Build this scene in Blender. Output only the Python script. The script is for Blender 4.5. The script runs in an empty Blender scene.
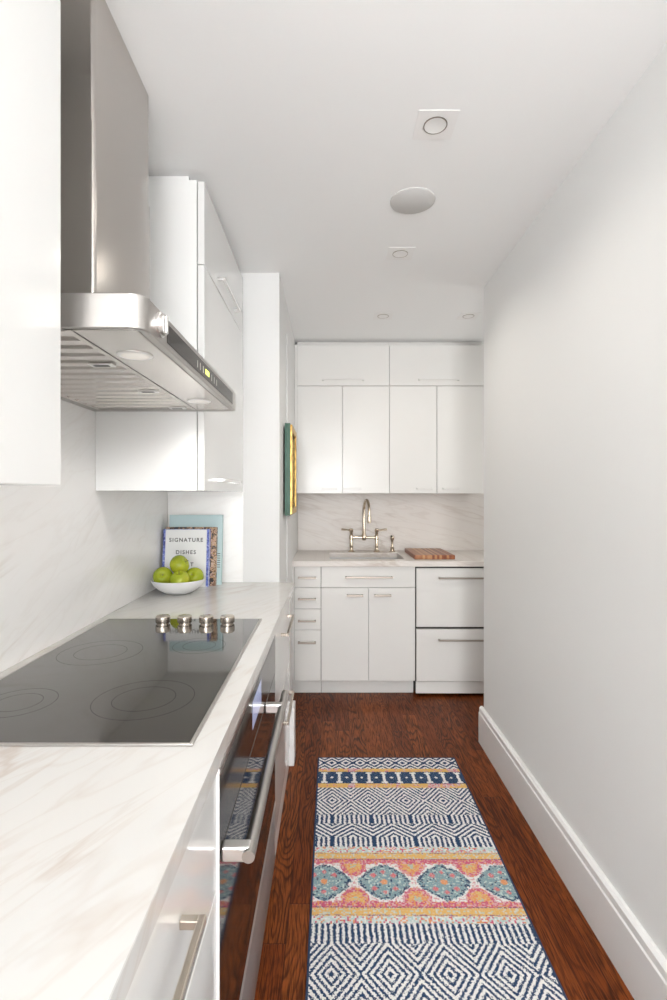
import bpy, bmesh, math, random
from mathutils import Vector, Matrix
PI = math.pi
random.seed(4)
C = bpy.context.scene.collection
H = 1.357            # camera height
ZC = 2.487           # ceiling
XL = -0.819          # marble face of left wall
XR = 0.8425
YP = 2.53            # pier front
YB = 3.995           # marble face of back wall
CT = 0.914           # counter top

# ------------------------------------------------------------------ node expressions
class S:
    def __init__(s, t, k): s.t = t; s.k = k
    def _m(s, op, *a): return mth(s.t, op, s, *a)
    def __add__(s, o): return s._m('ADD', o)
    __radd__ = __add__
    def __sub__(s, o): return s._m('SUBTRACT', o)
    def __rsub__(s, o): return mth(s.t, 'SUBTRACT', o, s)
    def __mul__(s, o): return s._m('MULTIPLY', o)
    __rmul__ = __mul__
    def __truediv__(s, o): return s._m('DIVIDE', o)
    def __lt__(s, o): return s._m('LESS_THAN', o)
    def __gt__(s, o): return s._m('GREATER_THAN', o)
    def abs(s): return s._m('ABSOLUTE')
    def frac(s): return s._m('FRACT')
    def floor(s): return s._m('FLOOR')
    def max(s, o): return s._m('MAXIMUM', o)
    def min(s, o): return s._m('MINIMUM', o)
    def pow(s, o): return s._m('POWER', o)
    def sqrt(s): return s._m('SQRT')
def link(t, sock, v):
    if isinstance(v, S): t.links.new(v.k, sock)
    elif isinstance(v, (tuple, list)):
        sock.default_value = tuple(v) + ((1,) if len(v) == 3 and len(sock.default_value) == 4 else ())
    else: sock.default_value = v
def mth(t, op, *a):
    n = t.nodes.new('ShaderNodeMath'); n.operation = op
    for i, v in enumerate(a): link(t, n.inputs[i], v)
    return S(t, n.outputs[0])
def mixc(t, f, a, b):
    n = t.nodes.new('ShaderNodeMix'); n.data_type = 'RGBA'
    link(t, n.inputs[0], f); link(t, n.inputs[6], a); link(t, n.inputs[7], b)
    return S(t, n.outputs[2])
def coords(t, kind='Object'):
    n = t.nodes.new('ShaderNodeTexCoord'); s = t.nodes.new('ShaderNodeSeparateXYZ')
    t.links.new(n.outputs[kind], s.inputs[0])
    return [S(t, s.outputs[i]) for i in range(3)]
def vec(t, x, y, z=0.0):
    n = t.nodes.new('ShaderNodeCombineXYZ')
    for i, v in enumerate((x, y, z)): link(t, n.inputs[i], v)
    return S(t, n.outputs[0])
def noise(t, v, scale=5, detail=2, rough=0.5, dist=0.0):
    n = t.nodes.new('ShaderNodeTexNoise'); link(t, n.inputs['Vector'], v)
    n.inputs['Scale'].default_value = scale; n.inputs['Detail'].default_value = detail
    n.inputs['Roughness'].default_value = rough; n.inputs['Distortion'].default_value = dist
    return S(t, n.outputs[0])
def white(t, v):
    n = t.nodes.new('ShaderNodeTexWhiteNoise'); n.noise_dimensions = '3D'; link(t, n.inputs['Vector'], v)
    return S(t, n.outputs[0])
def ramp(t, f, pts):
    n = t.nodes.new('ShaderNodeValToRGB'); link(t, n.inputs[0], f)
    e = n.color_ramp.elements
    while len(e) > 1: e.remove(e[-1])
    for i, (p, c) in enumerate(pts):
        q = e[0] if i == 0 else e.new(p)
        q.position = p; q.color = (tuple(c) + (1,)) if isinstance(c, (tuple, list)) else (c, c, c, 1)
    return S(t, n.outputs[0])
def bump(t, h, dist=0.001, strength=0.3):
    n = t.nodes.new('ShaderNodeBump'); link(t, n.inputs['Height'], h)
    n.inputs['Distance'].default_value = dist; n.inputs['Strength'].default_value = strength
    return S(t, n.outputs[0])
def mat(name, col=(.8, .8, .8), rough=.5, metal=0., spec=.5, ior=1.45, coat=0, emit=None, es=0, trans=0):
    m = bpy.data.materials.new(name); m.use_nodes = True
    t = m.node_tree; b = t.nodes['Principled BSDF']
    b.inputs['Base Color'].default_value = tuple(col) + (1,)
    b.inputs['Roughness'].default_value = rough; b.inputs['Metallic'].default_value = metal
    b.inputs['Specular IOR Level'].default_value = spec; b.inputs['IOR'].default_value = ior
    b.inputs['Coat Weight'].default_value = coat; b.inputs['Coat Roughness'].default_value = .04
    b.inputs['Transmission Weight'].default_value = trans
    if emit: b.inputs['Emission Color'].default_value = tuple(emit) + (1,); b.inputs['Emission Strength'].default_value = es
    return m, t, b
def setc(t, b, k, v): link(t, b.inputs[k], v)

def lacquer(name, col, rough=.12, orange=.25):
    m, t, b = mat(name, col, rough)
    x, y, z = coords(t)
    n = noise(t, vec(t, x, y, z), 3, 2)
    setc(t, b, 'Base Color', mixc(t, n, tuple(c * .985 for c in col), tuple(min(1, c * 1.01) for c in col)))
    return m
def paint(name, col, rough=.6):
    m, t, b = mat(name, col, rough, spec=.35)
    x, y, z = coords(t)
    n = noise(t, vec(t, x, y, z), 180, 3)
    setc(t, b, 'Normal', bump(t, n, .0004, .25))
    n2 = noise(t, vec(t, x, y, z), 1.3, 2)
    setc(t, b, 'Base Color', mixc(t, n2, tuple(c * .985 for c in col), col))
    return m
def marble(name, flow, base=(.845, .825, .80), vein=(.66, .59, .53), amt=.5, rough=.13):
    """flow maps x,y,z sockets to along/across coordinates"""
    m, t, b = mat(name, base, rough)
    x, y, z = coords(t)
    a, c = flow(x, y, z)
    v = vec(t, a * .6, c * 2.4, .3)
    w = noise(t, v, 2.2, 5, .6, 1.2)
    cloud = ramp(t, w, [(.3, 0.), (.7, 1.)])
    n2 = noise(t, vec(t, a * .55, c * 2.2, 4.0), 2.2, 4, .5, .9)
    line = ((n2 - .5).abs() * 30).min(1.0)
    line = (1 - line) * ramp(t, noise(t, vec(t, a, c, 9.), 2.5, 2), [(.45, 0.), (.62, 1.)])
    n3 = noise(t, vec(t, a * .6, c * 3.4, 7.0), 3.0, 4, .55, .9)
    fine = (1 - ((n3 - .48).abs() * 24).min(1.0)) * .32
    cc = mixc(t, cloud * .40 * amt, base, tuple(p * .6 + q * .4 for p, q in zip(base, (.80, .70, .60))))
    cc = mixc(t, (line + fine).min(1.0) * .55 * amt, cc, vein)
    setc(t, b, 'Base Color', cc)
    return m
M = {}
M['cab'] = lacquer('white_lacquer', (.77, .77, .755), .09)
M['cab_side'] = lacquer('white_panel', (.88, .88, .865), .2)
M['cabb'] = lacquer('cream_lacquer', (.77, .76, .735), .14)
M['cabb'].node_tree.nodes['Principled BSDF'].inputs['Specular IOR Level'].default_value = .3
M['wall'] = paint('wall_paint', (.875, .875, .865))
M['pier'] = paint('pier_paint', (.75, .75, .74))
M['ceil'] = paint('ceiling_paint', (.92, .925, .92), .8)
M['trimw'] = lacquer('trim_paint', (.89, .885, .875), .3)
M['dark'] = mat('gap_shadow', (.05, .045, .04), .7)[0]
M['marble_wall'] = marble('marble_wall', lambda x, y, z: (y + z * .45 + x, z - y * .45 - x * .3), base=(.91, .90, .885), amt=.55)
M['marble_top'] = marble('marble_worktop', lambda x, y, z: (y * .8 + x * .75, x - y * .5 + z), base=(.66, .655, .64), vein=(.50, .40, .33), amt=1.0)
M['marble_back'] = marble('marble_back', lambda x, y, z: (x * .8 - z * .3, z * 1.3 + x * .35), base=(.74, .70, .665), vein=(.48, .40, .34), amt=1.1, rough=.38)

def steel(name, col=(.60, .58, .56), rough=.28, axis=0, sc=1400):
    m, t, b = mat(name, col, rough, 1.0)
    x, y, z = coords(t); p = [x * 2., y * 2., z * 2.]
    if axis == 2: p[0] = x * sc; p[1] = y * sc
    else: p[2] = z * sc
    n = noise(t, vec(t, *p), 1.0, 2)
    setc(t, b, 'Roughness', n * .08 + (rough - .04))
    setc(t, b, 'Base Color', mixc(t, n, tuple(c * .97 for c in col), tuple(min(1, c * 1.03) for c in col)))
    return m
M['steel_y'] = steel('brushed_steel_long', (.50, .48, .46), .30, axis=1)
M['steel_dull'] = steel('dull_steel', (.42, .39, .38), .48, axis=1)
M['steel_z'] = steel('brushed_steel_upright', (.56, .53, .50), .25, axis=2)
M['steel_x'] = steel('brushed_steel_cross', (.66, .63, .60), .27, axis=0)
M['nickel'] = steel('satin_nickel', (.62, .56, .49), .25, axis=1)
M['handle'] = steel('handle_steel', (.40, .355, .31), .38, axis=0)
M['bright'] = steel('bright_steel', (.80, .79, .78), .3, axis=0)
M['filterdark'] = steel('filter_recess_shade', (.16, .15, .14), .5, axis=0)
M['chrome'] = mat('polished_nickel', (.62, .53, .42), .12, 1.0)[0]
M['black'] = mat('black_plastic', (.02, .02, .02), .4)[0]
M['panelglass'] = mat('black_panel_glass', (.022, .018, .015), .12, spec=.3)[0]
m, t, b = mat('cooktop_glass', (.024, .019, .014), .04, ior=1.6, coat=.6)
x, y, z = coords(t); n = noise(t, vec(t, x, y, z), 60, 2)
setc(t, b, 'Roughness', n * .05 + .03); M['ceran'] = m
m, t, b = mat('oven_glass', (.022, .018, .016), .05, ior=1.5)
M['ovenglass'] = m
M['ring'] = mat('printed_ring', (.022, .022, .021), .05)[0]
M['icon'] = mat('icon_print', (.5, .5, .45), .4)[0]
M['display'] = mat('lit_display', (.3, .35, .05), .4, emit=(.75, .85, .12), es=1.6)[0]
M['lens'] = mat('lamp_lens', (.9, .88, .84), .25, emit=(1, .93, .82), es=.12)[0]
M['lensoff'] = mat('lamp_reflector', (.88, .875, .86), .4, 0.)[0]
M['grille'] = paint('speaker_grille', (.66, .655, .64), .8)
m, t, b = mat('ceramic', (.86, .86, .85), .3)
x, y, z = coords(t); setc(t, b, 'Normal', bump(t, noise(t, vec(t, x, y, z), 90, 2), .0005, .3)); M['ceramic'] = m
m, t, b = mat('apple_skin', (.3, .5, .05), .25)
x, y, z = coords(t)
n = noise(t, vec(t, x, y, z), 14, 3)
c1 = ramp(t, n, [(.3, (.25, .35, .010)), (.7, (.45, .46, .025))])
sp = noise(t, vec(t, x, y, z), 320, 1)
setc(t, b, 'Base Color', mixc(t, (sp > .70) * .45, c1, (.62, .68, .25)))
M['apple'] = m
M['stem'] = mat('apple_stem', (.10, .055, .02), .7)[0]
M['paper'] = mat('paper', (.80, .78, .72), .8)[0]
M['cover_white'] = mat('white_cover', (.84, .84, .83), .4)[0]
M['ink'] = mat('ink', (.06, .06, .06), .6)[0]
M['cover_blue'] = mat('pale_blue_cloth', (.52, .66, .68), .7)[0]
m, t, b = mat('blue_patterned_cover', (.1, .15, .5), .4)
x, y, z = coords(t); n = noise(t, vec(t, x, y, z), 70, 3, .6, 1.)
setc(t, b, 'Base Color', ramp(t, n, [(.38, (.05, .06, .25)), (.5, (.16, .22, .62)), (.58, (.25, .3, .7)), (.64, (.7, .72, .8))])); M['bluepat'] = m
m, t, b = mat('photo_cover', (.3, .2, .1), .35)
x, y, z = coords(t); n = noise(t, vec(t, x, y, z), 34, 6, .8, .6)
setc(t, b, 'Base Color', ramp(t, n, [(.40, (.015, .015, .02)), (.47, (.06, .04, .035)), (.50, (.60, .30, .08)), (.53, (.74, .68, .6)), (.56, (.30, .06, .03)), (.60, (.03, .03, .04)), (.66, (.75, .5, .1))])); M['photocover'] = m
m, t, b = mat('frame_green', (.02, .09, .055), .4); M['green'] = m
m, t, b = mat('frame_gold', (.60, .38, .10), .35, .5)
x, y, z = coords(t); n = noise(t, vec(t, x * 4., y * 4., z), 30, 3)
setc(t, b, 'Base Color', ramp(t, n, [(.35, (.30, .16, .03)), (.6, (.72, .47, .13))])); M['gold'] = m
m, t, b = mat('painting', (.5, .3, .2), .5)
x, y, z = coords(t); n = noise(t, vec(t, x, y * 1., z), 9, 3, .6, 1.)
setc(t, b, 'Base Color', ramp(t, n, [(.35, (.12, .10, .09)), (.45, (.55, .35, .22)), (.55, (.70, .48, .35)), (.65, (.45, .40, .34))])); M['canvas'] = m
m, t, b = mat('striped_board', (.3, .1, .03), .35)
x, y, z = coords(t)
k = white(t, vec(t, ((x + .01) / .0165).floor(), 8.0, 4.0))
gr = noise(t, vec(t, x * 60., y * 3., z * 60.), 2, 3)
cc = ramp(t, k, [(.0, (.17, .045, .02)), (.3, (.26, .08, .03)), (.55, (.34, .13, .05)), (.72, (.52, .27, .12)), (1., (.62, .36, .17))])
setc(t, b, 'Base Color', mixc(t, gr * .5, cc, (.2, .05, .02))); M['board'] = m

# wood floor
m, t, b = mat('oak_floor', (.2, .06, .02), .28, spec=.16)
x, y, z = coords(t)
PW = .0825
row = ((x + 5.0) / PW).floor()
rr = white(t, vec(t, row, .5, 2.))
yy = y + rr * 1.7
pl = (yy / 1.35).floor()
pid = white(t, vec(t, row, pl, 5.))
lx = x + pid * 3.7
# cathedral grain
wv = noise(t, vec(t, lx * 1.0, y * .16 + pid * 9., pid * 4.), 9, 2, .45, .3)
ringw = (wv * 20).frac()
ringd = ramp(t, ringw, [(0., 1.), (.14, .8), (.34, .15), (.80, .0), (1., 1.)])
pore = noise(t, vec(t, lx * 85., y * 3.2, pid * 7.), 4, 3, .6)
pored = ramp(t, pore, [(.46, 0.), (.60, 1.)])
tone = ramp(t, pid, [(0., (.14, .026, .005)), (.5, (.21, .046, .009)), (1., (.29, .075, .016))])
cl = noise(t, vec(t, lx * 6., y * .7, pid), 2, 3)
tone = mixc(t, cl, tone, mixc(t, .6, tone, (.26, .07, .016)))
rmask = ramp(t, noise(t, vec(t, lx * 2., y * .35, pid * 3.), 3, 2), [(.36, .35), (.54, 1.)])
cc = mixc(t, ringd * .85 * rmask, tone, (.022, .006, .002))
cc = mixc(t, pored * .7, cc, (.018, .005, .002))
ex = (((x + 5.0) / PW).frac() - .5).abs()
ey = ((yy / 1.35).frac() - .5).abs()
seam = (ex > .487).max(ey > .4992)
cc = mixc(t, seam * .8, cc, (.02, .006, .003))
setc(t, b, 'Base Color', cc)
setc(t, b, 'Roughness', pored * .15 + .30)
setc(t, b, 'Normal', bump(t, (pored * .4 + seam * 1.0) * -1., .0008, .35))
M['floor'] = m

# rug: u across from left edge, v from the far end (object coordinates, x right, y toward camera negative)
RW, RL = .703, 1.83
m, t, b = mat('woven_rug', (.6, .6, .6), .95, spec=.1)
x, y, z = coords(t)
u0 = x; v0 = y * -1.
nz = noise(t, vec(t, u0, v0, 0.), 210, 1); nz2 = noise(t, vec(t, u0, v0, 5.), 210, 1)
nz3 = noise(t, vec(t, u0, v0, 8.), 30, 2)
u = u0 + (nz - .5) * .017 + (nz3 - .5) * .007
v = v0 + (nz2 - .5) * .017
nz4 = noise(t, vec(t, u0, v0, 12.), 75, 2)
NAVY = (.022, .055, .13); WH = (.86, .85, .83); PINK = (.66, .13, .22); ORG = (.80, .33, .14); YEL = (.80, .50, .16); TEAL = (.25, .38, .42); CREAM = (.72, .68, .58)
def fold(c, P): return (((u - c) / P + 1000.5).frac() - .5).abs() * P      # distance to nearest centre
def stripes(d, per, duty=.5): return (d / per + 100.).frac() < duty
def band(a, b_): return (v > a) * (v < b_)
def diamonds(c, vc, P, per, k=.85, duty=.47):
    d = fold(c, P) + (v - vc).abs() * k
    return stripes(d, per, duty)
col = mixc(t, stripes(fold(.0, .071) * .8 + (v - .055).abs() * .85, .0230), WH, NAVY)
col = mixc(t, (fold(.0355, .071) + (v - .055).abs() < .013), col, NAVY)
# I band
du = fold(.036, .071); dv = (v - .185).abs()
ish = ((du < .0065) + (du < .0145) * (dv > .032)).min(1.) * (dv < .045)
fl = (fold(.0715, .071) + (dv - 0.).abs() < .009)
f2 = nz > .60
icol = mixc(t, (ish + fl).min(1.), mixc(t, f2 * .55, NAVY, (.25, .33, .42)), WH)
col = mixc(t, band(.136, .234), col, icol)
wc = white(t, vec(t, (u0 / .006).floor(), (v0 / .006).floor(), 1.))
wc2 = white(t, vec(t, (u0 / .006).floor(), (v0 / .006).floor(), 7.))
big = noise(t, vec(t, u0 * 1., v0 * .5, 3.), 14, 2)
yline = mixc(t, ((big > .56).max(wc > .86)), YEL, mixc(t, wc2, PINK, CREAM))
col = mixc(t, band(.108, .136), col, yline)
col = mixc(t, band(.234, .268), col, yline)
# big concentric diamonds
col = mixc(t, band(.268, .462), col, mixc(t, diamonds(.073, .365, .163, .0212), WH, NAVY))
# hexes and upright stripes
hx = stripes(fold(.073, .163), .0190)
ch = stripes(fold(.073, .163) * .75 + (v - .46) * .95, .0212)
ch2 = stripes(fold(.0, .163) * .75 + (v - .46) * 1.1, .0186)
col = mixc(t, band(.462, .520), col, mixc(t, hx, WH, NAVY))
col = mixc(t, band(.520, .600), col, mixc(t, ch, WH, NAVY))
col = mixc(t, band(.600, .655), col, mixc(t, hx, WH, NAVY))
# coloured band (mirrored about vc)
vc = .828
w = (v - vc).abs()
speck = mixc(t, wc > .72, mixc(t, wc2, WH, (.45, .60, .60)), mixc(t, wc2 > .5, PINK, ORG))
midb = mixc(t, wc > .80, YEL, mixc(t, wc2, CREAM, (.55, .62, .5)))
pnk = mixc(t, wc > .55, PINK, mixc(t, wc2 > .5, ORG, (.78, .42, .42)))
cb = WH
cb = mixc(t, (wc > .93), cb, (.75, .55, .6))
cf = fold(.149 + .0, .209)             # pink circles between medallions
rc = (cf * cf + (w - .077) * (w - .077) * .8).sqrt() + (nz4 - .5) * .030
mdx = fold(.0445, .209)
md = (mdx / .092).pow(1.25) + (w / .082).pow(1.6)
scal = (nz3 - .5) * .4 + (nz4 - .5) * .35
tealc = mixc(t, wc > .80, TEAL, mixc(t, wc2 > .4, NAVY, (.55, .68, .66)))
tealc = mixc(t, ((md + scal > .80)) * (wc > .45), tealc, NAVY)
tealc = mixc(t, (mdx * mdx + w * w).sqrt() < .012, tealc, ORG)
pd = ((mdx - .036).abs() + (w - .030).abs()) < .012
tealc = mixc(t, pd.max((mdx + (w - .045).abs()) < .010), tealc, (.72, .20, .22))
cb = mixc(t, (md + scal) < 1.0, cb, tealc)
cb = mixc(t, (nz4 > .54) * ((md + scal) > 1.13), cb, (.74, .40, .42))
cb = mixc(t, rc < .046, cb, pnk)
cb = mixc(t, rc < .032, cb, mixc(t, wc > .6, ORG, YEL))
cb = mixc(t, rc < .012, cb, mixc(t, wc > .5, YEL, (.5, .55, .45)))
cb = mixc(t, (w + (nz4 - .5) * .03) > .084, cb, pnk)
cb = mixc(t, (w > .106) * (w < .109) * (wc > .3), cb, NAVY)
cb = mixc(t, w > .110, cb, midb)
cb = mixc(t, (w > .137) * (w < .140) * (wc > .4), cb, (.3, .1, .2))
cb = mixc(t, w > .142, cb, speck)
cb = mixc(t, (nz2 > .60) * .55, cb, CREAM)
col = mixc(t, band(.655, 1.0), col, cb)
col = mixc(t, band(.998, 1.068), col, mixc(t, stripes(u, .0186, .52), WH, NAVY))
col = mixc(t, v > 1.068, col, mixc(t, diamonds(.070, 1.165, .167, .0205, .8), WH, NAVY))
col = mixc(t, v > 1.38, col, mixc(t, stripes(u, .0186, .52), WH, NAVY))
col = mixc(t, v > 1.46, col, yline)
col = mixc(t, v > 1.50, col, mixc(t, diamonds(.070, 1.6, .163, .0186, .85), WH, NAVY))
edge = (u0 < .007).max(u0 > RW - .007).max(v0 < .007).max(v0 > RL - .007)
col = mixc(t, edge, col, (.035, .06, .12))
tuft = noise(t, vec(t, u0, v0, 2.), 420, 1)
col = mixc(t, (tuft < .42) * .22, col, (.25, .25, .27))
setc(t, b, 'Base Color', col)
setc(t, b, 'Normal', bump(t, tuft, .003, .6))
M['rug'] = m

# ------------------------------------------------------------------ mesh helpers
def box(bm, x0, x1, y0, y1, z0, z1, bev=0., seg=2):
    r = bmesh.ops.create_cube(bm, size=1)
    vs = r['verts']
    for v in vs:
        v.co = Vector(((x0 + x1) / 2 + v.co.x * (x1 - x0), (y0 + y1) / 2 + v.co.y * (y1 - y0), (z0 + z1) / 2 + v.co.z * (z1 - z0)))
    if bev > 0:
        es = list({e for v in vs for e in v.link_edges})
        bmesh.ops.bevel(bm, geom=es, offset=bev, segments=seg, affect='EDGES', profile=.5)
def prism(bm, pts, axis, a, b_):
    """extrude 2-D outline along axis (0,1,2)"""
    def P(p, h):
        q = list(p); q.insert(axis, h); return Vector(q)
    lo = [bm.verts.new(P(p, a)) for p in pts]; hi = [bm.verts.new(P(p, b_)) for p in pts]
    bm.faces.new(lo); bm.faces.new(hi)
    for i in range(len(pts)):
        j = (i + 1) % len(pts); bm.faces.new((lo[i], lo[j], hi[j], hi[i]))
def tube(bm, pts, rad, seg=12, cap=True):
    pts = [Vector(p) for p in pts]; rings = []
    n = len(pts)
    if not isinstance(rad, (list, tuple)): rad = [rad] * n
    up = None
    for i, p in enumerate(pts):
        d = (pts[min(i + 1, n - 1)] - pts[max(i - 1, 0)]).normalized()
        if up is None: up = d.orthogonal().normalized()
        up = (up - d * up.dot(d)).normalized(); s = d.cross(up)
        rings.append([bm.verts.new(p + (up * math.cos(2 * PI * k / seg) + s * math.sin(2 * PI * k / seg)) * rad[i]) for k in range(seg)])
    for a, b_ in zip(rings, rings[1:]):
        for k in range(seg): bm.faces.new((a[k], a[(k + 1) % seg], b_[(k + 1) % seg], b_[k]))
    if cap: bm.faces.new(rings[0][::-1]); bm.faces.new(rings[-1])
def lathe(bm, prof, c=(0, 0, 0), seg=32, axis='z', closed=False):
    """profile (r, h) about an axis through c"""
    c = Vector(c); rings = []
    for r, h in prof:
        ring = []
        for k in range(seg if r > 1e-6 else 1):
            a = 2 * PI * k / seg; p = (r * math.cos(a), r * math.sin(a))
            q = {'z': (p[0], p[1], h), 'x': (h, p[0], p[1]), 'y': (p[0], h, p[1])}[axis]
            ring.append(bm.verts.new(c + Vector(q)))
        rings.append(ring)
    prs = list(zip(rings, rings[1:]))
    if closed: prs.append((rings[-1], rings[0]))
    for a, b_ in prs:
        if len(a) == 1 and len(b_) == 1: continue
        for k in range(seg):
            j = (k + 1) % seg
            if len(a) == 1: bm.faces.new((a[0], b_[k], b_[j]))
            elif len(b_) == 1: bm.faces.new((a[k], b_[0], a[j]))
            else: bm.faces.new((a[k], b_[k], b_[j], a[j]))
def wloc(o):
    v = Vector((0, 0, 0))
    while o: v += o.location; o = o.parent
    return v
def obj(name, bm, m, parent=None, origin=None, smooth=False, label=None):
    bmesh.ops.recalc_face_normals(bm, faces=bm.faces[:])
    me = bpy.data.meshes.new(name)
    off = wloc(parent) if parent else Vector((0, 0, 0))
    o0 = Vector(origin) if origin is not None else off
    if parent and origin is None: o0 = off
    bm.transform(Matrix.Translation(-o0)); bm.to_mesh(me); bm.free()
    o = bpy.data.objects.new(name, me); C.objects.link(o)
    if parent: o.parent = parent; o.location = o0 - off
    else: o.location = o0
    for q in (m if isinstance(m, list) else [m]): me.materials.append(q)
    if smooth:
        for p in me.polygons: p.use_smooth = True
        try: me.set_sharp_from_angle(angle=math.radians(35))
        except Exception: pass
    if label: o['label'] = label
    return o
def tag(o, label, cat, group=None, kind=None):
    o['label'] = label; o['category'] = cat
    if group: o['group'] = group
    if kind: o['kind'] = kind
    return o
def thing(name, label, cat, loc, group=None):
    o = bpy.data.objects.new(name, None); C.objects.link(o); o.location = loc; o.empty_display_size = .05
    return tag(o, label, cat, group)
def struct(name, bm, m, label=None):
    o = obj(name, bm, m); o['kind'] = 'structure'
    o['label'] = label or name.replace('_', ' '); o['category'] = name.split('_')[0]
    return o
def B(*a, bev=0., seg=2):
    bm = bmesh.new(); box(bm, *a, bev=bev, seg=seg); return bm
def dup(root, loc, label=None):
    r = root.copy(); C.objects.link(r); r.location = loc
    if label: r['label'] = label
    for ch in list(root.children):
        c = ch.copy(); C.objects.link(c); c.parent = r
        for g in ch.children:
            d = g.copy(); C.objects.link(d); d.parent = c
    return r
def text_mesh(s, size, spacing=1.0):
    cu = bpy.data.curves.new('t', 'FONT'); cu.body = s; cu.size = size; cu.offset = .0006; cu.align_x = 'CENTER'; cu.space_character = spacing
    o = bpy.data.objects.new('t', cu); C.objects.link(o)
    dg = bpy.context.evaluated_depsgraph_get(); me = bpy.data.meshes.new_from_object(o.evaluated_get(dg))
    bpy.data.objects.remove(o); bpy.data.curves.remove(cu)
    return me

# ------------------------------------------------------------------ room
YN = -5.5
XE = 2.0
struct('floor', B(-1.1, 2.2, YN - .2, 4.2, -.06, 0), M['floor'], 'dark red brown oak strip floor')
# ceiling (with holes not needed: plates sit on it)
struct('ceiling', B(-1.1, 2.2, YN - .2, 4.2, ZC, ZC + .1), M['ceil'], 'flat white painted ceiling')
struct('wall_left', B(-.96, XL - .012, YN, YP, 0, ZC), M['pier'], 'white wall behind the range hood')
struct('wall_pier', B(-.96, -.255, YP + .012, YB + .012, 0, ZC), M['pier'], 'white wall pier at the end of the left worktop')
struct('wall_right', B(XR, XR + .12, YN, 2.73, 0, ZC), M['wall'], 'plain pale grey white wall along the right')
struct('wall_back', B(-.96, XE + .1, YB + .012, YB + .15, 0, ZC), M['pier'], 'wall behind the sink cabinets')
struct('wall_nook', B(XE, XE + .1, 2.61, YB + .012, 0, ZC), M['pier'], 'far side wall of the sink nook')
struct('wall_return', B(XR + .12, XE + .1, 2.61, 2.73, 0, ZC), M['wall'], 'return wall of the sink nook')
# wall behind the camera with its window
wx0, wx1, wz0, wz1 = -.62, .70, .12, 2.32
bm = bmesh.new()
box(bm, -.96, wx0, YN - .12, YN, 0, ZC); box(bm, wx1, XR + .12, YN - .12, YN, 0, ZC)
box(bm, wx0, wx1, YN - .12, YN, 0, wz0); box(bm, wx0, wx1, YN - .12, YN, wz1, ZC)
struct('wall_front', bm, M['pier'], 'wall with the window behind the camera')
bm = bmesh.new()
for a in ((wx0, wx0 + .05), (wx1 - .05, wx1), (-.01, .04)): box(bm, a[0], a[1], YN - .09, YN - .04, wz0, wz1)
for a in ((wz0, wz0 + .05), (wz1 - .05, wz1), (1.20, 1.24)): box(bm, wx0 + .05, wx1 - .05, YN - .088, YN - .042, a[0], a[1])
struct('window_1', bm, M['trimw'], 'white window frame behind the camera')
# baseboard with a stepped, eased cap
def base_profile(x, s=-1, h=.196, d=.022):
    return [(x, 0), (x + s * d, 0), (x + s * d, h - .034), (x + s * (d - .004), h - .030), (x + s * (d - .004), h - .008), (x + s * (d - .012), h), (x, h)]
bm = bmesh.new(); prism(bm, [(p[0], p[1]) for p in base_profile(XR - .0005)], 1, YN, 2.752)
box(bm, XR - .0005, XR + .13, 2.731, 2.752, 0, .19)
struct('baseboard_right', bm, M['trimw'], 'tall white baseboard with a stepped cap along the right wall')
struct('trim_1', B(-.2545, -.247, 2.94, 3.33, 0, 2.30, bev=.002), M['pier'], 'flat white casing on the left wall before the sink cabinets')
struct('trim_2', B(-.2545, -.177, 2.50, 2.60, 0, .29, bev=.003), M['trimw'], 'white base block at the foot of the wall pier')

# ------------------------------------------------------------------ marble splashbacks
tag(obj('backsplash', B(XL - .011, XL, -.7, YP - .001, CT + .001, 2.4), M['marble_wall'], origin=(XL, .9, CT)),
    'white marble backsplash slab running behind the cooktop', 'backsplash')
tag(obj('backsplash', B(XL + .001, -.4385, YP - .0005, YP + .011, CT + .001, 1.9), M['marble_wall'], origin=(-.63, YP, CT)),
    'short marble backsplash panel behind the cookbooks', 'backsplash')
tag(obj('backsplash', B(-.2535, 1.24, YB - .0005, YB + .011, CT + .001, 1.43), M['marble_back'], origin=(.5, YB, CT)),
    'veined beige marble backsplash behind the sink faucet', 'backsplash')

# ------------------------------------------------------------------ worktops
bm = bmesh.new(); prism(bm, [(XL - .011, -.7), (-.1936, -.7), (-.1936, .9), (-.178, YP - .002), (-.2535, YP - .002), (-.2535, YP + .010), (XL - .011, YP + .010)], 2, CT - .036, CT)
bmesh.ops.bevel(bm, geom=bm.edges[:], offset=.0018, segments=2, affect='EDGES')
tag(obj('worktop', bm, M['marble_top'], origin=(-.5, .9, CT - .036)),
    'long white marble worktop holding the black cooktop', 'worktop')
FB = 3.36
sx0, sx1, sy0, sy1 = .0, .52, 3.462, 3.84
bm = bmesh.new()
wx_0, wx_1 = -.253, 1.235
box(bm, wx_0, wx_1, FB - .02, sy0, CT - .036, CT); box(bm, wx_0, wx_1, sy1, YB + .010, CT - .036, CT)
box(bm, wx_0, sx0, sy0, sy1, CT - .036, CT); box(bm, sx1, wx_1, sy0, sy1, CT - .036, CT)
tag(obj('worktop', bm, M['marble_back'], origin=(.5, 3.6, CT - .036)), 'pale marble worktop with an undermount sink below the back cabinets', 'worktop')

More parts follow.
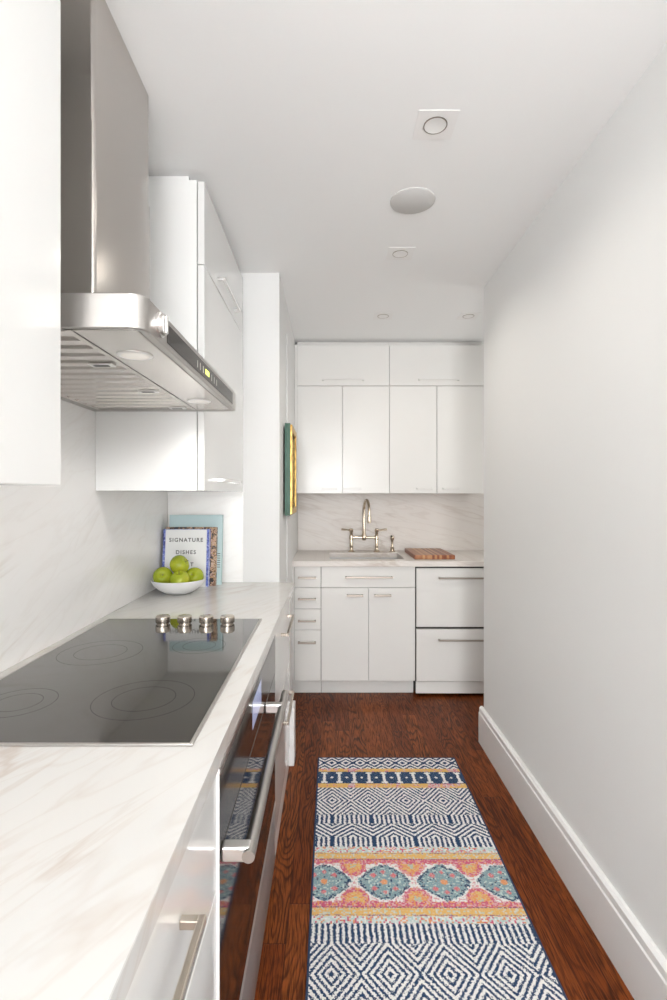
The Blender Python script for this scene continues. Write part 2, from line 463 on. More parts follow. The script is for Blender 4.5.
# ------------------------------------------------------------------ handles and cabinets
def bar_handle(parent, x0, x1, y0, y1, z, axis, out, m, th=.010):
    """bar handle on a front; axis 'y' bar runs along y on a face at x, protrudes +x ; axis 'x' runs along x, protrudes -y"""
    bm = bmesh.new()
    if axis == 'y':
        xf = x0
        box(bm, xf + out - th, xf + out, y0, y1, z - th / 2 - .001, z + th / 2 + .001, bev=.002)
        for yy_ in (y0 + .0002, y1 - .0122): box(bm, xf + .0003, xf + out - th + .001, yy_, yy_ + .012, z - .006, z + .006, bev=.001)
    else:
        yf = y0
        box(bm, x0, x1, yf - out, yf - out + th, z - th / 2, z + th / 2, bev=.002)
        for xx in (x0, x1 - .012): box(bm, xx, xx + .012, yf - out + th - .001, yf - .0003, z - .005, z + .005, bev=.001)
    return obj('handle', bm, m, parent, smooth=False)
FX = -.199     # left lower face
def front(name, parent, *a, m=None):
    return obj(name, B(*a, bev=.0018), m or M['cab'], parent)
# left near drawer unit
t1 = thing('drawer_cabinet', 'white gloss drawer cabinet nearest the camera with a long bar handle', 'cabinet', (-.5, .4, 0))
bm = bmesh.new(); box(bm, XL + .001, FX - .021, -.05, .880, .10, .876); box(bm, XL + .001, FX - .05, -.05, .880, 0, .10)
obj('carcass', bm, M['cab_side'], t1)
for z0, z1, hz in ((.662, .872, .788), (.40, .658, .58), (.105, .396, .32)):
    d = front('drawer', t1, FX - .02, FX, .02, .881, z0, z1)
    bar_handle(d, FX, 0, .18, .672, hz, 'y', .034, M['nickel'], .011)
t1b = thing('drawer_cabinet', 'white gloss base cabinet behind the camera', 'cabinet', (-.5, -.35, 0))
obj('carcass', B(XL + .001, FX - .021, -.68, -.053, 0, .876), M['cab_side'], t1b)
front('door', t1b, FX - .02, FX, -.68, -.053, .105, .872)
# left far drawer unit
t2 = thing('drawer_cabinet', 'white gloss drawer cabinet between the oven and the wall pier', 'cabinet', (-.5, 2.15, 0))
bm = bmesh.new(); box(bm, XL + .001, FX - .021, 1.80, 2.498, .03, .876); box(bm, FX - .03, FX - .004, 1.80, 2.498, 0, .102)
obj('carcass', bm, M['cab_side'], t2)
for z0, z1, hz in ((.53, .872, .788), (.105, .526, .428)):
    d = front('drawer', t2, FX - .02, FX, 1.803, 2.496, z0, z1)
    bar_handle(d, FX, 0, 2.03, 2.36, hz, 'y', .034, M['nickel'], .011)

# ------------------------------------------------------------------ oven
OX = -.194
ov = thing('oven', 'stainless built-in oven with dark glass door under the cooktop', 'oven', (-.5, 1.33, 0))
oy0, oy1 = .884, 1.794
obj('body', B(XL + .02, OX - .026, oy0, oy1, .03, .875), M['steel_y'], ov)
obj('control_panel', B(OX - .024, OX, oy0, oy1, .722, .860, bev=.002), M['panelglass'], ov)
bm = bmesh.new(); box(bm, OX - .024, OX + .0015, oy0, oy1, .862, .876, bev=.001)
obj('steel_trim', bm, M['steel_y'], ov)
dr = obj('oven_door', B(OX - .024, OX - .001, oy0, oy1, .262, .718, bev=.002), M['ovenglass'], ov)
bm = bmesh.new()
by0, by1 = .886, 1.62
tube(bm, [(OX + .050, by0, .715), (OX + .050, by1, .715)], .0115, 20)
o = obj('handle', bm, M['steel_y'], dr, smooth=True)
for yy_ in (.892, 1.50): obj('handle_bracket', B(OX - .0005, OX + .052, yy_, yy_ + .024, .700, .728, bev=.004), M['bright'], dr)
obj('side_trim', B(OX - .024, OX - .0002, oy0 - .0022, oy0 - .0004, .04, .872), M['trimw'], ov, label='pale edge strip')
obj('lower_panel', B(OX - .024, OX - .002, oy0, oy1, .04, .242, bev=.002), M['steel_dull'], ov)
obj('door_trim', B(OX - .024, OX + .0005, oy0, oy1, .244, .260, bev=.002), M['steel_y'], ov)
obj('toe_kick', B(OX - .06, OX - .03, oy0, oy1, 0, .0385), M['dark'], ov)
bm = bmesh.new(); box(bm, OX, OX + .0006, 1.26, 1.42, .765, .835)
obj('display', bm, mat('oven_display', (.05, .06, .08), .15, emit=(.45, .5, .75), es=.35)[0], ov)

# ------------------------------------------------------------------ cooktop
cx0, cx1, cy0, cy1 = -.789, -.241, .880, 1.778
ck = thing('cooktop', 'black glass electric cooktop with a steel rim set in the marble worktop', 'cooktop', (-.515, 1.336, CT))
obj('glass_surface', B(cx0 + .0075, cx1 - .0075, cy0 + .0075, cy1 - .004, CT + .0005, CT + .0038), M['ceran'], ck)
bm = bmesh.new()
box(bm, cx0, cx1, cy0, cy0 + .007, CT + .0002, CT + .0045, bev=.001); box(bm, cx0, cx1, cy1 - .0035, cy1, CT + .0002, CT + .0045, bev=.001)
box(bm, cx0, cx0 + .007, cy0 + .007, cy1 - .0035, CT + .0002, CT + .0045, bev=.001); box(bm, cx1 - .007, cx1, cy0 + .007, cy1 - .0035, CT + .0002, CT + .0045, bev=.001)
obj('steel_rim', bm, M['steel_y'], ck)
for (rx, ry, rr_) in ((-.40, 1.08, .105), (-.66, 1.06, .075), (-.64, 1.40, .11), (-.38, 1.46, .075)):
    bm = bmesh.new()
    for q in (rr_, rr_ * .62):
        lathe(bm, [(q - .0008, CT + .00382), (q + .0008, CT + .00382), (q + .0008, CT + .0039), (q - .0008, CT + .0039)], (rx, ry, 0), 64, closed=True)
    obj('burner_ring', bm, M['ring'], ck)
for kx in (-.5687, -.4945, -.4210, -.3485):
    bm = bmesh.new()
    r = .0245
    lathe(bm, [(0, .0), (.020, .0), (.020, .0045), (r - .001, .0050), (r, .008), (r - .0004, .024), (r - .003, .0275), (.012, .0288), (0, .0288)], (kx, 1.708, CT + .0039), 36)
    k = obj('knob', bm, M['nickel'], ck, smooth=True)
    obj('knob_base', B(kx - .004, kx + .004, 1.6885, 1.6905, CT + .012, CT + .028, bev=.0005), M['steel_y'], k) if False else None

# ------------------------------------------------------------------ upper left cabinets
UF = -.438
zb, zs, zt = H + .0155, H + .807, ZC - .028
def upper_left(y0, y1, label, hy):
    u_ = thing('wall_cabinet', label, 'cabinet', ((XL + UF) / 2, (y0 + y1) / 2, zb))
    bm = bmesh.new(); box(bm, XL + .001, UF - .027, y0, y1, zb, zt); box(bm, XL + .02, UF - .06, y0 + .02, y1 - .001, zt, ZC - .001)
    obj('carcass', bm, M['cab_side'], u_)
    lo = front('door', u_, UF - .024, UF, y0, y1, zb, zs - .0015)
    up = front('door', u_, UF - .024, UF, y0, y1, zs + .0015, zt - .004)
    for d, z_ in ((lo, zb + .043), (up, zs + .038)):
        bar_handle(d, UF, 0, hy[0], hy[1], z_, 'y', .030, M['bright'], .009)
    return u_
upper_left(1.75, YP - .002, 'tall white gloss wall cabinet beyond the range hood', (1.95, 2.30))
upper_left(-.35, .816, 'white gloss wall cabinet at the left edge before the range hood', (.0, .40))

# ------------------------------------------------------------------ hood
HX = -.3226; hy0, hy1 = .868, 1.74; hz0, hz1 = H + .2905, H + .352
hd = thing('range_hood', 'stainless steel chimney range hood above the cooktop', 'range hood', (-.57, 1.30, hz0))
def rounded(x0, x1, y0, y1, r=.028, n=8):
    pts = [(x0, y0)]
    for k in range(n + 1):
        a = -PI / 2 + k * PI / 2 / n; pts.append((x1 - r + r * math.cos(a), y0 + r + r * math.sin(a)))
    for k in range(n + 1):
        a = k * PI / 2 / n; pts.append((x1 - r + r * math.cos(a), y1 - r + r * math.sin(a)))
    pts.append((x0, y1)); return pts
bm = bmesh.new()
outer = rounded(XL + .001, HX, hy0, hy1)
inner = rounded(XL + .018, HX - .020, hy0 + .020, hy1 - .020, .016)
# shell: outer wall, top, bevelled lower rim
def ringv(pts, z): return [bm.verts.new((p[0], p[1], z)) for p in pts]
o1 = ringv(outer, hz0 + .0015); o1b = ringv(rounded(XL + .001, HX - .0015, hy0 + .0015, hy1 - .0015, .027), hz0)
o2 = ringv(outer, hz1 - .002); o3 = ringv(rounded(XL + .001, HX - .002, hy0 + .002, hy1 - .002, .026), hz1)
i1 = ringv(inner, hz0 + .004); i2 = ringv(inner, hz0 + .026)
def bridge(a, b_):
    for k in range(len(a)): j = (k + 1) % len(a); bm.faces.new((a[k], a[j], b_[j], b_[k]))
bridge(o1, o2); bridge(o2, o3); bm.faces.new(o3); bridge(o1, o1b); bridge(o1b, i1); bridge(i1, i2); bm.faces.new(i2)
obj('hood_body', bm, M['steel_y'], hd, smooth=True)
# light panel
lp = obj('light_panel', B(-.458, HX - .0215, hy0 + .022, hy1 - .022, hz0 + .003, hz0 + .0115, bev=.001), M['steel_x'], hd)
for ly in (1.049, 1.562):
    bm = bmesh.new(); lathe(bm, [(.028, -.0025), (.036, -.002), (.037, .0), (.028, .0)], (-.408, ly, hz0 + .003), 40, closed=True)
    rg = obj('lamp_ring', bm, M['bright'], lp, smooth=True)
    bm = bmesh.new(); lathe(bm, [(0, -.001), (.0275, -.001), (.0275, .001), (0, .001)], (-.408, ly, hz0 + .0015), 40)
    obj('lamp_lens', bm, M['lens'], lp, smooth=True)
# baffle filters
fy = [hy0 + .022, 1.162, 1.448, hy1 - .022]
for i in range(3):
    a, b_ = fy[i] + .001, fy[i + 1] - .001
    bm = bmesh.new()
    X0, X1 = XL + .020, -.461
    box(bm, X0, X0 + .012, a, b_, hz0 + .003, hz0 + .020); box(bm, X1 - .012, X1, a, b_, hz0 + .003, hz0 + .020)
    n = 5; st = (b_ - a) / n
    for k in range(n):
        c0 = a + k * st + .003
        # trough-shaped baffle
        prism(bm, [(c0, hz0 + .014), (c0 + .004, hz0 + .003), (c0 + st - .024, hz0 + .003), (c0 + st - .020, hz0 + .014), (c0 + st - .0215, hz0 + .014), (c0 + st - .025, hz0 + .0045), (c0 + .005, hz0 + .0045), (c0 + .0015, hz0 + .014)], 0, X0 + .012, X1 - .012)
    f = obj('grease_filter', bm, M['steel_x'], hd)
    obj('filter_shade_sheet', B(X0, X1, a, b_, hz0 + .021, hz0 + .0225), M['filterdark'], f)  # dark sheet added to stand for the shade in the baffle recess
    cy = b_ - .055; 
    bm = bmesh.new(); box(bm, X1 - .075, X1 - .022, cy, cy + .028, hz0 - .0012, hz0 + .0024, bev=.0008)
    lt = obj('latch', bm, M['bright'], f)
    bm = bmesh.new(); box(bm, X1 - .066, X1 - .032, cy + .008, cy + .020, hz0 - .0018, hz0 - .0013)
    obj('latch_slot', bm, M['black'], f)
# control strip on the front
bm = bmesh.new(); box(bm, HX + .0002, HX + .0012, .992, 1.66, H + .3015, H + .3395)
cs = obj('control_strip', bm, M['panelglass'], hd)
bm = bmesh.new(); box(bm, HX + .0013, HX + .0016, 1.295, 1.335, H + .314, H + .327)
obj('display', bm, M['display'], cs)
for yy_ in (1.215, 1.24, 1.27, 1.36, 1.39, 1.42):
    obj('icon', B(HX + .0013, HX + .0016, yy_, yy_ + .006, H + .311, H + .328), M['icon'], cs)
bm = bmesh.new()
lathe(bm, [(0, .0002), (.023, .0002), (.0235, .003), (.0235, .005), (.020, .0055), (.020, .010), (.0185, .0115), (0, .0115)], (HX, .948, H + .3225), 40, axis='x')
k = obj('knob', bm, M['bright'], hd, smooth=True)
bm = bmesh.new(); box(bm, HX + .0116, HX + .0165, .943, .953, H + .3055, H + .3395, bev=.002)
obj('knob_grip', bm, M['bright'], k)
# chimney
def chim(x1, y0, y1, z0, z1, r=.010):
    bm = bmesh.new(); prism(bm, rounded(XL + .001, x1, y0, y1, r, 5), 2, z0, z1); return bm
obj('chimney_lower', chim(-.509, 1.084, 1.425, hz1 + .0003, 2.172), M['steel_z'], hd, smooth=True)
obj('chimney_upper', chim(-.512, 1.087, 1.422, 2.1723, ZC - .001), M['steel_z'], hd, smooth=True)

# ------------------------------------------------------------------ back base cabinets
KH = M['handle']
def zpx(y): return H - (y - 495) / 148.8
def xpx(x_): return (x_ - 329.5) / 148.8
u = thing('drawer_cabinet', 'narrow four-drawer white cabinet left of the sink cabinet', 'cabinet', (-.15, 3.67, 0))
bm = bmesh.new(); box(bm, -.2535, -.0585, FB + .021, YB - .002, .105, .877); box(bm, -.2535, -.0585, FB + .075, FB + .12, 0, .104)
box(bm, -.2535, -.236, FB + .001, FB + .02, .108, .876)
obj('carcass', bm, M['cabb'], u)
ys = [566.6, 587.7, 608.9, 630.0, 680.9]
for i in range(4):
    d = front('drawer', u, -.2345, -.0585, FB, FB + .02, zpx(ys[i + 1]) + .0015, zpx(ys[i]) - .0015, m=M['cabb'])
    bar_handle(d, xpx(298), xpx(316), FB, 0, zpx((577.3, 598.6, 620.4, 642)[i]), 'x', .032, KH, .012)
u = thing('sink_cabinet', 'white two-door base cabinet under the sink', 'cabinet', (.26, 3.67, 0))
bm = bmesh.new(); box(bm, -.0555, .5755, FB + .021, YB - .002, .105, .60); box(bm, -.0555, .5755, FB + .075, FB + .12, 0, .104)
box(bm, -.0555, -.04, FB + .021, YB - .002, .60, .877); box(bm, .56, .5755, FB + .021, YB - .002, .60, .877); box(bm, -.04, .56, FB + .021, FB + .04, .6, .877)
obj('carcass', bm, M['cabb'], u)
d = front('drawer', u, -.0555, .5755, FB, FB + .02, zpx(587.7) + .0015, zpx(566.6) - .0015, m=M['cabb'])
bar_handle(d, xpx(345), xpx(392.5), FB, 0, zpx(577), 'x', .032, KH, .012)
for a, b_, h0, h1 in ((-.0555, .2605, 346.5, 363), (.2635, .5755, 374, 391)):
    d = front('door', u, a, b_, FB, FB + .02, zpx(680.9), zpx(587.7) - .0015, m=M['cabb'])
    bar_handle(d, xpx(h0), xpx(h1), FB, 0, zpx(595), 'x', .032, KH, .014)
u = thing('drawer_appliance', 'two large white paneled appliance drawers beside the right wall', 'appliance', (.89, 3.67, 0))
bm = bmesh.new(); box(bm, .5815, 1.205, FB + .023, YB - .002, .02, .872)
obj('body', bm, M['dark'], u)
obj('toe_kick', B(.582, 1.205, FB + .006, FB + .022, .022, .100), M['cabb'], u)
for z0, z1, hz_ in ((zpx(626.9), zpx(568.2), zpx(577.6)), (zpx(681.4), zpx(629.2), zpx(639.4))):
    d = front('drawer', u, .5840, 1.203, FB - .002, FB + .020, z0, z1, m=M['cabb'])
    bar_handle(d, xpx(438), 1.07, FB - .002, 0, hz_, 'x', .034, KH, .011)

# ------------------------------------------------------------------ back wall cabinets
UB = 3.645
def zu(y): return H + (495 - y) / 137.2
def xu(x_): return (x_ - 329.5) / 137.2
ubz0, ubzm, ubz1 = zu(493.4), zu(385.9), zu(344.6)
def upper_back(x0, xm, x1, label, hl):
    u_ = thing('wall_cabinet', label, 'cabinet', ((x0 + x1) / 2, 3.82, ubz0))
    bm = bmesh.new(); box(bm, x0, x1, UB + .022, YB - .002, ubz0, ubz1); box(bm, x0, x1, UB + .05, YB - .03, ubz1, ZC - .001)
    if x0 < 0: box(bm, -.2535, x0 + .001, UB + .001, UB + .02, ubz0, ubz1)
    obj('carcass', bm, M['cabb'], u_)
    g = .0018
    d = front('door', u_, x0 + g, x1 - g, UB, UB + .02, ubzm + g, ubz1 - .003, m=M['cabb']); bar_handle(d, xu(hl[0]), xu(hl[1]), UB, 0, zu(380), 'x', .026, M['cabb'], .008)
    d = front('door', u_, x0 + g, xm - g, UB, UB + .02, ubz0, ubzm - g, m=M['cabb']); bar_handle(d, xu(hl[2]), xu(hl[3]), UB, 0, zu(488.5), 'x', .026, M['cabb'], .008)
    d = front('door', u_, xm + g, x1 - g, UB, UB + .02, ubz0, ubzm - g, m=M['cabb']); bar_handle(d, xu(hl[4]), xu(hl[5]), UB, 0, zu(488.5), 'x', .026, M['cabb'], .008)
upper_back(-.2376, .094, .436, 'white gloss wall cabinet above the sink, left of the pair', (322, 364, 322, 337, 344, 361))
upper_back(.4365, .783, 1.13, 'white gloss wall cabinet above the cutting board, right of the pair', (418, 459, 416.5, 432.5, 442.5, 459))

# ------------------------------------------------------------------ sink, faucet, sprayer, board
bm = bmesh.new()
w_ = .004; zb_ = CT - .22; zr = CT - .0365
box(bm, sx0 - .012, sx0 - .008, sy0 - .01, sy1 + .01, zb_, zr); box(bm, sx1 + .008, sx1 + .012, sy0 - .01, sy1 + .01, zb_, zr)
box(bm, sx0 - .012, sx1 + .012, sy0 - .012, sy0 - .008, zb_, zr); box(bm, sx0 - .012, sx1 + .012, sy1 + .006, sy1 + .010, zb_, zr)
box(bm, sx0 - .012, sx1 + .012, sy0 - .012, sy1 + .010, zb_ - .004, zb_)
sk = thing('kitchen_sink', 'stainless undermount sink below the bridge faucet', 'sink', (.26, 3.65, zb_ - .004))
obj('basin', bm, M['bright'], sk)
bm = bmesh.new(); lathe(bm, [(0, .0005), (.03, .0005), (.043, .003), (.043, .0)], (.26, 3.67, zb_), 32); obj('drain', bm, M['chrome'], sk, smooth=True)

fyy = 3.905
def xf(p): return (p - 329.5) * fyy / 500
f = thing('bridge_faucet', 'polished nickel bridge faucet with two levers and a gooseneck spout', 'faucet', (xf(364), fyy, CT))
zbr = CT + .112
for i, px in enumerate((351.3, 376.7)):
    X = xf(px); bm = bmesh.new()
    lathe(bm, [(0, 0), (.026, 0), (.026, .004), (.019, .009), (.013, .018), (.0125, .04), (.015, .045), (.0125, .05), (.0115, .095), (.0165, .100), (.0165, .125), (.012, .130), (.012, .150), (.0155, .155), (.0155, .176), (.011, .182), (0, .183)], (X, fyy, CT), 20)
    p = obj('valve_post', bm, M['chrome'], f, smooth=True)
    s = -1 if i == 0 else 1
    bm = bmesh.new(); tube(bm, [(X, fyy, CT + .167), (X + s * .02, fyy - .004, CT + .169), (X + s * .045, fyy - .008, CT + .172), (X + s * .078, fyy - .012, CT + .176)], [.008, .006, .0075, .0085], 12)
    obj('lever', bm, M['chrome'], f, smooth=True)
bm = bmesh.new(); tube(bm, [(xf(351.3), fyy, zbr), (xf(376.7), fyy, zbr)], .010, 14)
obj('bridge', bm, M['chrome'], f, smooth=True)
X = xf(364); bm = bmesh.new()
lathe(bm, [(0, -.024), (.014, -.022), (.018, -.01), (.018, .022), (.0145, .028), (.0135, .06), (.012, .065), (0, .065)], (X, fyy, zbr), 20)
obj('spout_hub', bm, M['chrome'], f, smooth=True)
bm = bmesh.new(); R_ = .085; zt_ = CT + .318; dx = .16
pts = [(X, fyy, zbr + .03), (X, fyy, CT + .25)]
for k in range(0, 15):
    a = PI * k / 14; d_ = R_ - R_ * math.cos(a); pts.append((X + dx * d_, fyy - d_, zt_ + R_ * math.sin(a)))
e = pts[-1]; pts.append((e[0], e[1], e[2] - .03))
tube(bm, pts, .0105, 14)
obj('spout', bm, M['chrome'], f, smooth=True)
bm = bmesh.new(); lathe(bm, [(0, 0), (.0135, 0), (.015, .01), (.0135, .05), (.012, .06), (0, .06)], (e[0], e[1], e[2] - .085), 18)
obj('spray_head', bm, M['chrome'], f, smooth=True)
X = xf(392.3); f = thing('side_sprayer', 'small nickel side sprayer standing right of the faucet', 'sprayer', (X, fyy, CT))
bm = bmesh.new(); lathe(bm, [(0, 0), (.024, 0), (.024, .004), (.016, .01), (.013, .03), (.015, .034), (.011, .038), (0, .038)], (X, fyy, CT), 20); obj('base', bm, M['chrome'], f, smooth=True)
bm = bmesh.new(); lathe(bm, [(0, .0385), (.010, .0385), (.0085, .07), (.010, .09), (.015, .1), (.0165, .118), (.013, .126), (0, .127)], (X, fyy, CT), 20); obj('sprayer_head', bm, M['chrome'], f, smooth=True)
bm = bmesh.new(); tube(bm, [(X - .004, fyy - .012, CT + .115), (X - .012, fyy - .022, CT + .128)], [.006, .004], 10); obj('trigger', bm, M['black'], f, smooth=True)

tag(obj('cutting_board', B(.583, .862, 3.43, 3.885, CT + .0005, CT + .030, bev=.004, seg=3), M['board'], origin=(.583, 3.65, CT)),
    'striped wooden cutting board lying on the back worktop', 'cutting board')

# ------------------------------------------------------------------ bowl and apples
BX, BY = -.683, 2.262
bm = bmesh.new()
lathe(bm, [(0, .004), (.035, .0), (.055, .001), (.085, .018), (.108, .040), (.121, .062), (.1195, .064), (.117, .063), (.104, .044), (.08, .024), (.05, .010), (0, .009)], (BX, BY, CT + .001), 56)
tag(obj('fruit_bowl', bm, M['ceramic'], origin=(BX, BY, CT), smooth=True), 'shallow white ceramic bowl holding green apples', 'bowl')
def apple_mesh(r):
    prof = []
    for k in range(25):
        a = -PI / 2 + PI * k / 24; s_, c_ = math.sin(a), math.cos(a)
        rad = r * (c_ ** .9 if c_ > 1e-6 else 0) * (1 + .04 * s_); h = r * .90 * s_
        if s_ > 0: h -= r * .30 * max(0, 1 - rad / (r * .45)) ** 1.6
        else: h += r * .20 * max(0, 1 - rad / (r * .40)) ** 1.6
        prof.append((rad, h))
    prof[0] = (0, prof[0][1]); prof[-1] = (0, prof[-1][1])
    bm = bmesh.new(); lathe(bm, prof, (0, 0, 0), 32)
    for v in bm.verts:      # five soft lobes near the blossom end
        a = math.atan2(v.co.y, v.co.x); f_ = 1 + .025 * math.cos(5 * a) * (1 if v.co.z < 0 else .3) * min(1, abs(v.co.z) / r)
        v.co.x *= f_; v.co.y *= f_
    return bm
R0 = .0445
ap = bpy.data.objects.new('green_apple', None); C.objects.link(ap)
bpy.data.objects.remove(ap)
body = obj('green_apple', apple_mesh(R0), M['apple'], smooth=True)
bm = bmesh.new(); tube(bm, [(0, 0, R0 * .52), (.001, 0, R0 * .78), (.004, .001, R0 * 1.05)], [.0013, .0012, .0018], 8)
st = obj('stem', bm, M['stem'], body, smooth=True)
bm = bmesh.new(); lathe(bm, [(0, -.0005), (.005, -.0015), (.006, .001), (0, .001)], (0, 0, -R0 * .71), 10); cx_ = obj('calyx', bm, M['stem'], body, smooth=True)
spots = [((-.681, 2.268, 1.040), (.35, 1.0, .3), 1.0, 'green apple on top of the other apples in the bowl'),
         ((-.7490, 2.248, .990), (1.2, .1, .2), .97, 'leftmost green apple in the bowl, its dimple facing out'),
         ((-.6585, 2.200, .984), (.25, -.35, .9), .95, 'green apple at the front middle of the bowl'),
         ((-.6165, 2.283, .984), (1.1, .35, -.3), .95, 'rightmost green apple in the bowl')]
for i, (p, rot, sc, lb) in enumerate(spots):
    o = body if i == 0 else dup(body, p)
    o.location = p; o.rotation_euler = rot; o.scale = (sc,) * 3
    tag(o, lb, 'apple', 'green apples in the bowl')

# ------------------------------------------------------------------ cookbooks (lean back on the end wall)
def book(name, label, x0, x1, yb, th, h, lean, cover, spine='left', faces=None):
    """upright book facing the camera, bottom front edge at yb, tilted back by lean"""
    r = thing(name, label, 'book', (x0, yb, CT + .0005)); r.rotation_euler = (-lean, 0, 0)
    W = x1 - x0
    def ob(n_, bm, m_, **k):
        me = bpy.data.meshes.new(n_); bmesh.ops.recalc_face_normals(bm, faces=bm.faces[:]); bm.to_mesh(me); bm.free()
        o = bpy.data.objects.new(n_, me); C.objects.link(o); o.parent = r; me.materials.append(m_); return o
    bm = bmesh.new(); box(bm, 0, W, 0, .003, 0, h, bev=.0008); box(bm, 0, W, th - .003, th, 0, h, bev=.0008)
    if spine == 'left': box(bm, 0, .003, .003, th - .003, 0, h)
    else: box(bm, W - .003, W, .003, th - .003, 0, h)
    ob('cover', bm, cover)
    a, b_ = (.0032, W - .003) if spine == 'left' else (.003, W - .0032)
    ob('pages', B(a, b_, .0031, th - .0031, .003, h - .004), M['paper'])
    return r, ob, W
lean = .10
r, ob, W = book('cookbook', 'white-fronted cookbook titled Signature Dishes behind the apples', -.808, -.584, 2.405, .028, .278, lean, M['bluepat'])
ob('cover_panel', B(.012, W - .012, -.0006, -.0001, .0, .276), M['cover_white'])
def put_text(ob_, s, size, cx, cz, sp, y=-.0009, squash=1., rot=0.):
    me = text_mesh(s, size, sp); me.transform(Matrix.Scale(squash, 4, (1, 0, 0)))
    if rot: me.transform(Matrix.Rotation(rot, 4, 'Z'))
    me.transform(Matrix.Translation((cx, y, cz)) @ Matrix.Rotation(PI / 2, 4, 'X'))
    o = bpy.data.objects.new('lettering', me); C.objects.link(o); o.parent = ob_; me.materials.clear(); me.materials.append(M['ink'])
for s, z_ in (('SIGNATURE', .217), ('DISHES', .158), ('THAT', .099), ('MATTER', .040)):
    put_text(r, s, .0255, W / 2, z_, 1.28)
r, ob, W = book('cookbook', 'cookbook with a dark food photo cover behind the white book', -.806, -.556, 2.436, .022, .286, lean, M['photocover'])
r, ob, W = book('cookbook', 'tall pale blue book standing behind the other two books', -.7985, -.535, 2.4615, .028, .345, lean, M['cover_blue'], 'right')
put_text(r, 'IIIIIII', .020, W - .006, .12, 1.6, rot=PI / 2)

# ------------------------------------------------------------------ picture on the wall
pic = thing('framed_picture', 'gold-faced picture in a green frame on the left wall', 'picture', (-.246, 2.94, H + .14))
def frame_ring(bm, x0, x1, y0, y1, z0, z1, w):
    box(bm, x0, x1, y0, y0 + w, z0, z1); box(bm, x0, x1, y1 - w, y1, z0, z1)
    box(bm, x0, x1, y0 + w, y1 - w, z0, z0 + w); box(bm, x0, x1, y0 + w, y1 - w, z1 - w, z1)
bm = bmesh.new(); frame_ring(bm, -.2455, -.216, 2.745, 3.13, H - .113, H + .395, .028); obj('outer_frame', bm, M['green'], pic)
bm = bmesh.new(); frame_ring(bm, -.2155, -.206, 2.752, 3.123, H - .106, H + .388, .035); frame_ring(bm, -.240, -.222, 2.775, 3.10, H - .083, H + .365, .03); obj('gold_frame', bm, M['gold'], pic)
obj('painting', B(-.243, -.236, 2.80, 3.07, H - .055, H + .335), M['canvas'], pic)

# ------------------------------------------------------------------ rug
rg = tag(obj('runner_rug', B(0, RW, -RL, 0, .0005, .009, bev=.002), M['rug'], origin=(0, 0, 0)),
         'navy, white and coral patterned runner rug on the wood floor', 'rug')
rg.location = (-.0595, 2.572, 0); rg.rotation_euler = (0, 0, math.radians(-.25))

# ------------------------------------------------------------------ ceiling fittings
def downlight(x_, y_, label, lit=True):
    r = thing('downlight', label, 'light', (x_, y_, ZC), 'square downlights in the ceiling')
    bm = bmesh.new(); s = .0605; z0 = ZC - .0022
    # square plate with a round hole
    n = 48; inn = []; out = []
    for k in range(n):
        a = 2 * PI * k / n; c_, s_ = math.cos(a), math.sin(a); q = s / max(abs(c_), abs(s_))
        inn.append((.037 * c_, .037 * s_)); out.append((q * c_, q * s_))
    vi = [bm.verts.new((x_ + p[0], y_ + p[1], z0)) for p in inn]; vo = [bm.verts.new((x_ + p[0], y_ + p[1], z0)) for p in out]
    vt = [bm.verts.new((x_ + p[0], y_ + p[1], ZC - .0003)) for p in out]; vit = [bm.verts.new((x_ + p[0], y_ + p[1], ZC - .0003)) for p in inn]
    for k in range(n):
        j = (k + 1) % n
        bm.faces.new((vi[k], vi[j], vo[j], vo[k])); bm.faces.new((vo[k], vo[j], vt[j], vt[k])); bm.faces.new((vi[k], vit[k], vit[j], vi[j]))
    obj('plate', bm, M['trimw'], r)
    bm = bmesh.new(); lathe(bm, [(.0335, -.0035), (.0355, -.0035), (.0355, -.0005), (.0335, -.0005)], (x_, y_, ZC), 40, closed=True)
    obj('trim_ring', bm, M['black'] if False else M['handle'], r, smooth=True)
    bm = bmesh.new(); lathe(bm, [(0, -.0008), (.020, -.0010), (.033, -.0028), (.033, -.0004), (0, -.0004)], (x_, y_, ZC), 40)
    obj('reflector', bm, M['lensoff'], r, smooth=True)
    return r
downlight(.323, 1.527, 'largest square downlight, nearest the camera on the ceiling')
downlight(.331, 2.34, 'square downlight just beyond the round ceiling speaker')
downlight(.338, 3.156, 'small far downlight near the ceiling middle before the back cabinets')
downlight(.877, 3.156, 'far downlight tucked beside the end of the right wall')
bm = bmesh.new(); lathe(bm, [(0, -.008), (.080, -.0065), (.086, -.003), (.086, -.0003), (0, -.0003)], (.319, 1.92, ZC), 64)
tag(obj('ceiling_speaker', bm, M['grille'], origin=(.319, 1.92, ZC), smooth=True), 'round grey white ceiling speaker between the downlights', 'speaker')

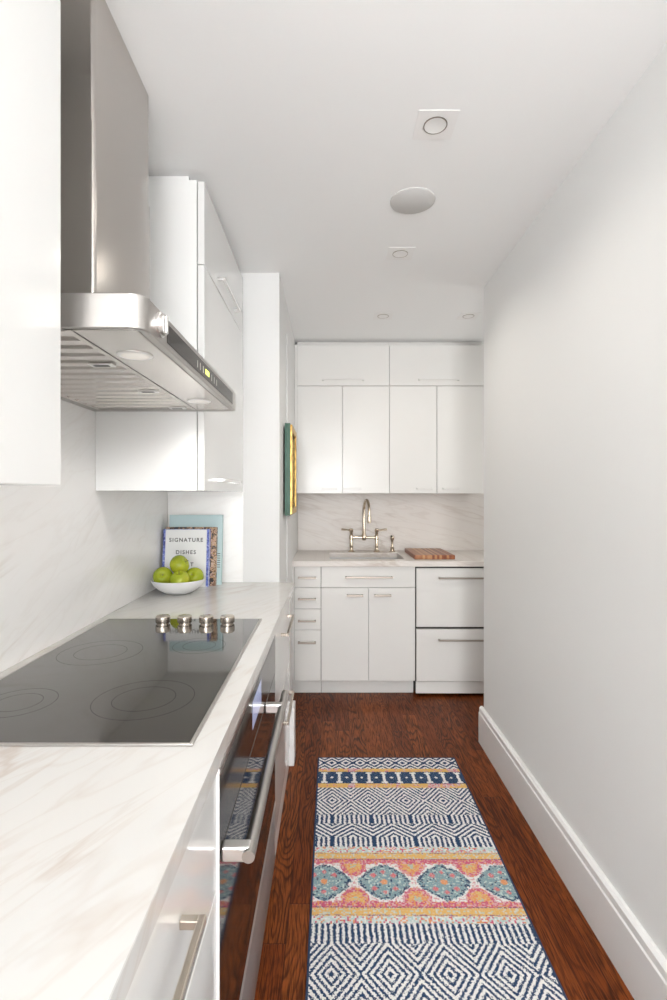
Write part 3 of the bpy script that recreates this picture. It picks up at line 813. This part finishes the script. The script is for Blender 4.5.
# ------------------------------------------------------------------ light
w = bpy.data.worlds.new('World'); bpy.context.scene.world = w; w.use_nodes = True
bg = w.node_tree.nodes['Background']; bg.inputs[0].default_value = (.93, .97, 1, 1); bg.inputs[1].default_value = 2.0
def area(name, loc, rot, sx, sy, power, col=(1, 1, 1), spread=PI):
    l = bpy.data.lights.new(name, 'AREA'); l.shape = 'RECTANGLE'; l.size = sx; l.size_y = sy; l.energy = power; l.color = col; l.spread = spread
    o = bpy.data.objects.new(name, l); C.objects.link(o); o.location = loc; o.rotation_euler = rot; return o
area('window_daylight', (.04, YN - .03, 1.2), (PI / 2, 0, 0), 1.30, 2.1, 90, (.97, .985, 1))
# unseen up-facing area lamps added behind the camera to bounce off the ceiling
area('bounce_fill_far', (.2, -2.8, 1.2), (PI, 0, 0), 1.0, 1.0, 100, (.97, .985, 1))
area('bounce_fill', (.2, -1.0, 1.1), (PI, 0, 0), .9, .9, 12, (.97, .985, 1))
# area lamp added at the nook wall, no window there, brightens the nook
area('nook_fill', (XE - .02, 3.1, 1.5), (0, PI / 2, 0), 1.5, .7, 4, (1, .99, .97))
def spot(x_, y_, p):
    l = bpy.data.lights.new('ceiling_spot', 'SPOT'); l.energy = p; l.spot_size = math.radians(150); l.spot_blend = .9; l.shadow_soft_size = .035; l.color = (1, .94, .86)
    o = bpy.data.objects.new('ceiling_spot', l); C.objects.link(o); o.location = (x_, y_, ZC - .012)
for x_, y_, p_ in ((.32, .70, 3), (.323, 1.527, 6), (.331, 2.34, 9), (.338, 3.156, 3), (.877, 3.156, 2.5)): spot(x_, y_, p_)  # first spot is added out of view, has no fitting, spreads light lengthwise

for ly in (1.049, 1.562):
    l = bpy.data.lights.new('hood_lamp', 'SPOT'); l.energy = 2.3; l.spot_size = math.radians(158); l.spot_blend = .6; l.shadow_soft_size = .027; l.color = (1, .97, .93)
    o = bpy.data.objects.new('hood_lamp', l); C.objects.link(o); o.location = (-.408, ly, hz0 - .004)

# ------------------------------------------------------------------ camera
cam = bpy.data.cameras.new('camera'); co = bpy.data.objects.new('camera', cam); C.objects.link(co)
co.location = (0, 0, H); co.rotation_euler = (PI / 2, 0, 0)
cam.sensor_fit = 'HORIZONTAL'; cam.sensor_width = 36; cam.lens = 36 * 500 / 667
cam.shift_x = 4 / 667; cam.shift_y = -5 / 667; cam.clip_start = .02
sc = bpy.context.scene; sc.camera = co
sc.view_settings.view_transform = 'Standard'; sc.view_settings.look = 'None'
sc.view_settings.gamma = 1; sc.view_settings.use_curve_mapping = False; sc.view_settings.exposure = 0.76
